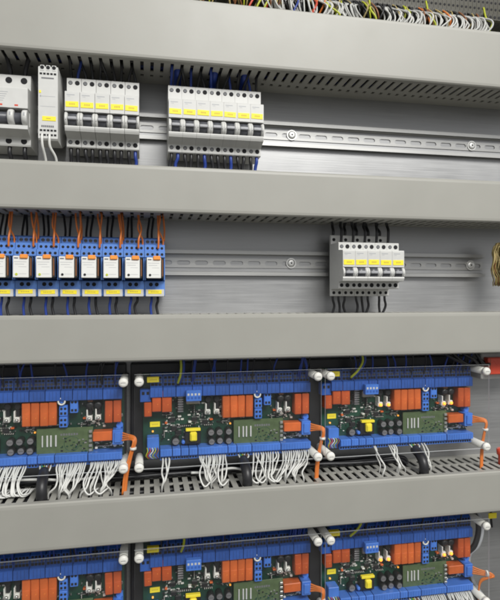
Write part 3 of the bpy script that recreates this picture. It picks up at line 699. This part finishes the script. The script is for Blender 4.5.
# ------------------------------------------------------------------ board wiring
pos = {0: ('left', 'upper'), 1: ('middle', 'upper'), 2: ('right', 'upper')}
for r in (0, 1):
    dz = -221.5*r; row = ('upper', 'bottom')[r]
    for c in range(3):
        bx = BX[c]; side = ('left', 'middle', 'right')[c]
        # wires dropping into the top terminals
        random.seed(50+r*3+c)
        for k in range(20):
            x = bx+rnd(9, 222)
            if bx+9 < x < bx+19: continue
            mm = random.choice(('w_blue', 'w_blue', 'w_black')); nm = 'blue' if mm == 'w_blue' else 'black'
            e = rnd(-8, 8)
            wire(nm+'_wire', [(x+e, 40, -74+dz), (x+e*.8, 42, -86+dz), (x+e*.2, 42, -98+dz), (x, 38.5, -109+dz), (x, 34, -118+dz)], 1.15, mm, '%s wire dropping from the duct into the top terminals of the %s %s board' % (nm, row, side), group='%s wires into the top of the %s %s board' % (nm, row, side))
        if c > 0:
            x = bx+49+rnd(-5, 5)
            for q, (mm, nm) in enumerate((('w_yg', 'yellow_green_wire'), ('w_blue', 'blue_wire'))):
                wire(nm, [(x-4+q*4+(4 if c == 2 else 0), 44, -74+dz), (x-2+q*3.4+(6 if c == 2 else 0), 47, -92+dz), (x-3+q*3, 47, -106+dz), (x-6+q*2-(6 if c == 2 else 0), 42, -117+dz)], 1.7, mm,
                     ('yellow and green earth wire' if q == 0 else 'blue wire lying against the earth wire') + ' at the top of the %s %s board' % (row, side))
        # orange flat bundle from the right plug
        if True:
            lab = 'orange wire bundle from the side plug of the %s %s board' % (row, side)
            t = thing('orange_wire_bundle', lab, 'wire bundle', (bx+232, 40, -190+dz), 'orange bundles beside the boards')
            for k in range(4):
                b = MB(); o = k*1.9
                if r == 0 or c < 2:
                    pts = [(bx+223.5, 38+k*.3, -179.5-k*3.2+dz), (bx+231, 43, -181-k*2.1+dz), (bx+240-o*.5, 47+o*.4, -183.5-k*1.0+dz), (bx+241.5-o*.6, 49+o*.4, -190+dz), (bx+238-o*.5, 50+o*.3, -200+dz), (bx+234.5-o*.6, 51+o*.3, -214+dz), (bx+231-o*.7, 54+o*.3, -232+dz), (bx+229-o*.7, 56+o*.3, -254+dz)]
                else:
                    pts = [(bx+223.5, 38+k*.3, -179.5-k*3.2+dz), (bx+234, 44, -183-k*2.2+dz), (bx+247, 50, -186-k*1.6+dz), (bx+250-k, 52, -191+dz), (bx+236, 46, -195-k+dz), (bx+232, 44, -207-k+dz), (bx+228, 50, -232+dz), (bx+229, 54, -252+dz)]
                b.tube(pts, 1.25, 0, 8); b.build('wire', 'w_orange', t)
            b = MB()
            if r == 0 or c < 2: b.lathe((bx+238.2, 50.3, -198.6+dz), 'z', [(4.2, 0), (4.2, 3)], 0, 14)
            else: b.lathe((bx+240, 48.5, -186.5+dz), 'x', [(4.4, 0), (4.4, 3)], 0, 14)
            b.build('cable_tie', 'nylon', t)
        # sheathed black cable with coloured cores
        x = bx+(129.5 if c < 2 else 131)
        t = thing('sheathed_cable', 'short black sheathed cable with stripped coloured cores under the %s %s board' % (row, side), 'cable', (x, 50, -230+dz), 'black sheathed cables under the boards')
        b = MB(); b.tube([(x, 42, -222+dz), (x+.3, 54, -226+dz), (x+.6, 64, -233+dz), (x+1, 67, -243+dz), (x+1, 64, -256+dz), (x+1, 58, -268+dz)], 6.6, 0, 20); b.build('sheath', 'black', t)
        for k, mm in enumerate(('w_white', 'w_green', 'w_yg', 'w_white', 'w_brown', 'w_white')):
            b = MB(); b.tube([(x-6+k*2.6, 38, -216.5+dz), (x-5+k*2.4, 43, -218.5+dz), (x-3+k*1.3+rnd(-2, 2), 46, -222+dz), (x-1+k*.4, 50, -227+dz)], 1.0, 0, 6); b.build('core', mm, t)
        # white wires down into the duct
        if r == 0: groups = {0: [(70, 108, 10), (143, 180, 10), (184, 222, 11)], 1: [(21, 33, 3), (70, 107, 9), (143, 180, 8), (184, 223, 9)], 2: [(70, 74, 2), (92, 104, 4), (142, 150, 2)]}[c]
        else: groups = {0: [(143, 222, 6)], 1: [(143, 222, 8)], 2: [(70, 108, 8), (143, 180, 9), (184, 222, 11)]}[c]
        for gi, (xa, xb, n) in enumerate(groups):
            lab = 'white wire in bundle %s from the left under the %s %s board' % (ORD[gi], row, side)
            conv = rnd(-9, 3) if c < 2 else rnd(-2, 8)
            if c == 1 and gi == 3: conv = -16
            if c == 0 and gi > 0: conv = -8
            n = n if n < 5 else int(n*1.45); drift = [rnd(-7, 7) for _ in range(3)]
            for k in range(n):
                x = bx+xa+(xb-xa)*(k+.5)/n
                m = bx+(xa+xb)/2
                xe = x+conv+drift[k*3//n]+(m-x)*rnd(.15, .7)+rnd(-5, 5); d1 = rnd(45, 58); sag = rnd(-1, 1.5)
                if c == 0 and gi == 0: pts = [(x, 36, -215.5), (x-1.2+rnd(-1, 1), 43, -219.5), (x-3+rnd(-3, 3), 54, -232), (x-2+rnd(-3, 3), 60, -243.5+sag), (x+5+rnd(-2, 4), 55, -245+sag), (x+11, 42, -243), (x+14, 30, -254)]
                elif rnd(0, 1) < (.3 if c == 1 and gi == 2 else .04): pts = [(x, 36, -215.5), (x-1.5, 44, -220), (x-7+rnd(-2, 2), 58, -231), (x-8+rnd(-2, 2), 66, -240), (x-2, 69, -245.5), (x+5, 62, -243), (x+8, 50, -246), (x+8, 44, -262)]
                else: pts = [(x, 36, -215.5), (x+conv*.06+rnd(-.6, .6), 43, -219-rnd(0, 1.5)), (x+(xe-x)*.35+rnd(-2.5, 2.5), d1, -228-sag*2), (x+(xe-x)*.8+rnd(-2, 2), d1+6+rnd(-3, 3), -238), (slot_x(xe)+rnd(-1, 1), d1+4, -248), (slot_x(xe), d1-4, -268)]
                wire('white_wire', [(p[0], p[1], p[2]+dz) for p in pts], rnd(.95, 1.2), 'w_white', lab, group='white wires under the %s %s board, bundle %s' % (row, side, ORD[gi]))
# thick grey trunking cables lying on the lowest duct behind the white wires
random.seed(5)
for k, (xa, xb, z, m) in enumerate(((-255, -60, -234, 'w_white'), (60, 225, -238, 'w_white'))):
    pts = [(xa+(xb-xa)*i/6, 36+rnd(-4, 4), z+rnd(-3, 3)) for i in range(7)]
    wire('white_cable', pts, 1.7, m, 'white cable lying along the lowest duct under the %s upper board' % ('left', 'middle')[k], 'cable')
for k, (xb, z, d) in enumerate(((372, -243.4, 12), (366, -243.2, 22), (330, -236.8, 15))):
    pts = [(-255+(xb+255)*i/16, d+rnd(-1.5, 1.5), z+rnd(-.6, 1.4)) for i in range(17)] + [(xb+10, d+2, z-7), (xb+16, d+2, z-22)]
    wire('black_cable', pts, 3.2, 'w_black', 'long black cable lying along the back of the lowest duct beneath the upper boards', 'cable', 'black cables along the lowest duct')
# black cables arching at the right under the relay-row duct
for k, (xa, xb, e) in enumerate(((418, 470, 0), (430, 476, 3), (446, 486, -3), (466, 500, 4))):
    wire('black_cable', [(xa, 44, -76), (xa+6, 48, -86), ((xa+xb)/2, 50, -97-e), (xb-6, 46, -103), (xb+12, 34, -100), (xb+40, 24, -92)], 2.4, 'w_black', 'thick black cable arching right beneath the duct above the upper right board', 'cable', 'black cables arching at the upper right board')
for k, (xa, xb) in enumerate(((478, 500), (484, 512))):
    wire('black_cable', [(xa, 30, -318), (xa+8, 34, -345), (xa+2, 34, -372), (xa-10, 28, -392), (xa-2, 26, -430), (xb, 20, -470)], 4.0-k, 'w_black' if k == 0 else 'midgrey', ('black' if k == 0 else 'grey')+' cable hanging on the plate right of the lower right board', 'cable')

# ------------------------------------------------------------------ bits at the right edge
t = thing('red_module', 'red module on a light grey base at the right edge beside the upper right board', 'module', (512, 0, -110))
b = MB(); b.box(490.5, 548, .2, 34, -127, -88, 0, 1.2); b.build('base', 'cardgrey', t)
b = MB(); b.box(494, 545, 34, 46, -118.5, -93.5, 0, 1.2); b.box(497, 497.8, 46, 46.2, -117, -95, 1); b.build('red_housing', ['redcap', 'w_brown'], t)
b = MB(); b.lathe((511, 52, -236), 'z', [(4.5, -16), (4.5, 0), (6.5, 2), (7, 9), (5, 11)], 0, 18); b.build('red_connector', 'redcap', label='red plug standing in the lowest duct at the right edge', cat='plug')
t = thing('yellow_tag', 'small yellow tag on a cable at the right edge beside the lower right board', 'tag', (500, 44, -326))
b = MB(); b.box(495, 508, 44, 46, -330, -322, 0, .4); b.build('tag_plate', 'yellow', t)
b = MB(); b.tube([(502, 42, -300), (501, 42, -326), (504, 40, -345)], 1.6); b.build('cable', 'w_black', t)
# braided tan bundle
t = thing('braided_bundle', 'coiled tan and olive braided cable bundle at the right edge of the relay row', 'cable bundle', (518, 45, 44))
random.seed(3)
for q in range(64):
    b = MB(); pts = []
    ph = rnd(0, 2*PI); d0 = rnd(30, 58); rr = rnd(.15, 1.0); sk = rnd(-.5, .5); n = 14
    for i in range(n):
        a = -1.25+2.5*i/(n-1)
        x = 517.5+17*rr*math.cos(ph)*math.cos(a)+1.1*math.sin(i*1.3+ph)
        pts.append((x+sk*6*a, d0+5*math.cos(a)+1.5*math.cos(i*1.3+ph), 44+32*math.sin(a)+1.5*math.sin(i*2+ph*3)))
    b.tube(pts, rnd(.8, 1.5), 0, 6, 3); b.build('strand', 'tan' if q % 7 else 'w_brown', t)
# ------------------------------------------------------------------ terminals and wires above the top duct
gT = 'olive terminal blocks along the top edge'
b = MB(); b.prism([(8, 404.5), (36, 404.5), (38, 407), (38, 416), (30, 420), (30, 452), (8, 452)], 66, 72.6)
for z in (411, ): b.cyl((69.3, 37.8, z), 'd', 2.2, .5, 1, 10)
for z in (427, 437): b.cyl((69.3, 29.8, z), 'd', 1.8, .5, 1, 10)
tb = b.build('terminal_block', ['olive', 'hole'], label='olive terminal block in the row above the top duct', cat='terminal', group=gT)
for i in range(1, 80):
    copy_tree(tb, 7*i, 0, 'olive terminal block in the row above the top duct')
random.seed(11)
for gi, (xa, xb, n, lean) in enumerate(((160, 196, 12, -6), (200, 224, 8, -5), (226, 264, 17, 7), (266, 294, 13, -9), (320, 388, 27, 8), (402, 486, 33, 8))):
    for k in range(n):
        x = xa+(xb-xa)*(k+.5)/n+rnd(-1.6, 1.6); e = rnd(-6, 6)
        l = lean*rnd(.3, 1.5); dd = rnd(50, 66)
        wire('white_wire', [(x, 36, 409), (x+1.0+l*.3, 44, 404), (x+l+e*.3, dd-4, 393+rnd(-3, 2)), (x+l*.8+e*.5, dd, 381+rnd(-2, 3)), (x-l*.6+e, dd-3, 367), (x-l*1.5+e, dd-9, 350)], rnd(1.0, 1.45), 'w_white_shaded', 'white wire in the %s bundle from the left above the top duct' % ORD[gi], group='white wires above the top duct, %s bundle' % ORD[gi])
for k in range(80):
    x = rnd(80, 488); fr = rnd(0, 5); mm, nm = random.choice((('w_black', 'black'), ('w_black', 'black'), ('w_black', 'black'), ('w_black', 'black'), ('tan', 'tan'), ('w_yg', 'yellow green'), ('tan', 'tan'), ('tan', 'tan'), ('w_brown', 'brown'), ('w_orange', 'orange'), ('w_brown', 'brown'), ('w_red', 'red')))
    if x > 165 and nm in ('red', ): mm, nm = 'w_black', 'black'
    l = rnd(-14, 14)
    wire(nm.replace(' ', '_')+'_wire', [(x, 34, 416), (x+l*.3, 46, 405), (x+l*.8, 50+fr, 392), (x+l*1.3, 44+fr, 378), (x+l, 40, 355)], rnd(.9, 1.4), mm, 'thin %s wire in the tangle behind the white bundles above the top duct' % nm, group='thin %s wires above the top duct' % nm)
for x, mm, nm, lab in ((148, 'w_yg', 'yellow_green_wire', 'yellow and green wire left of the white bundles above the top duct'), (158, 'w_yg', 'yellow_green_wire', 'yellow and green wire touching the first white bundle above the top duct'),
                  (198, 'w_blue', 'blue_wire', 'blue wire between the first two white bundles above the top duct'), (224, 'w_red', 'red_wire', 'red brown wire between white bundles above the top duct'),
                  (240, 'w_yg', 'yellow_green_wire', 'yellow and green wire slanting across the third white bundle above the top duct'), (305, 'w_yg', 'yellow_green_wire', 'yellow and green wire hooking down in the wide gap above the top duct'),
                  (394, 'w_yg', 'yellow_green_wire', 'yellow and green wire between the two widest white bundles above the top duct'), (487, 'w_yg', 'yellow_green_wire', 'yellow and green wire at the right end above the top duct'), (138, 'w_red', 'red_wire', 'red wire at the left end above the top duct')):
    s = -1 if x in (305, 394) else 1
    wire(nm, [(x+6, 36, 425), (x+5, 44, 405), (x+2*s, 62, 389), (x-5*s if x != 240 else x+18, 64, 374), (x-8, 56, 356)], 1.35, mm, lab)

# ------------------------------------------------------------------ camera
cam = bpy.data.cameras.new('camera'); co = bpy.data.objects.new('camera', cam); COL.objects.link(co)
co.location = (0, -0.75, 0)
co.rotation_euler = (PI/2, 0, -math.atan(105/536))
cam.sensor_fit = 'HORIZONTAL'; cam.sensor_width = 36; cam.lens = 36*536/500
cam.shift_y = -6/600*1.2
cam.clip_start = 0.01; cam.clip_end = 50
sc.camera = co

# ------------------------------------------------------------------ light: the ceiling lamps of the room in front of the cabinet
def area(name, loc, size, sy, power, col, target=(0.1, 0, 0)):
    l = bpy.data.lights.new(name, 'AREA'); l.shape = 'RECTANGLE'; l.size = size; l.size_y = sy; l.energy = power; l.color = col
    o = bpy.data.objects.new(name, l); COL.objects.link(o); o.location = loc
    o.rotation_euler = (Vector(target)-Vector(loc)).to_track_quat('-Z', 'Y').to_euler(); return o
area('ceiling_lamp', (0.70, -2.0, 1.60), 1.6, 0.8, 53, (1.0, 0.985, 0.95))
area('ceiling_lamp', (1.00, -3.0, 2.45), 1.8, 0.6, 40, (1.0, 0.985, 0.95))
w = bpy.data.worlds.new('World'); sc.world = w; w.use_nodes = True      # the room: dark floor, light walls, pale ceiling
nt = w.node_tree; bg = nt.nodes['Background']
tc = nt.nodes.new('ShaderNodeTexCoord'); sx = nt.nodes.new('ShaderNodeSeparateXYZ'); nt.links.new(tc.outputs['Generated'], sx.inputs[0])
mr = nt.nodes.new('ShaderNodeMapRange'); mr.inputs['From Min'].default_value = -1; mr.inputs['From Max'].default_value = 1
nt.links.new(sx.outputs['Z'], mr.inputs['Value'])
cr = nt.nodes.new('ShaderNodeValToRGB'); nt.links.new(mr.outputs['Result'], cr.inputs['Fac'])
e = cr.color_ramp.elements
e[0].position = 0.42; e[0].color = (0.10, 0.098, 0.09, 1); e[1].position = 1.0; e[1].color = (0.35, 0.35, 0.34, 1)
for p, c in ((0.5, (0.27, 0.275, 0.28)), (0.56, (0.46, 0.465, 0.475))):
    q = e.new(p); q.color = (*c, 1)
nt.links.new(cr.outputs['Color'], bg.inputs['Color']); bg.inputs['Strength'].default_value = 1.6
sc.cycles.filter_width = 2.1
sc.view_settings.view_transform = 'Standard'; sc.view_settings.look = 'None'; sc.view_settings.gamma = 1.0; sc.view_settings.exposure = 0.0
for o in COL.objects:
    if '_o' in o: del o['_o']
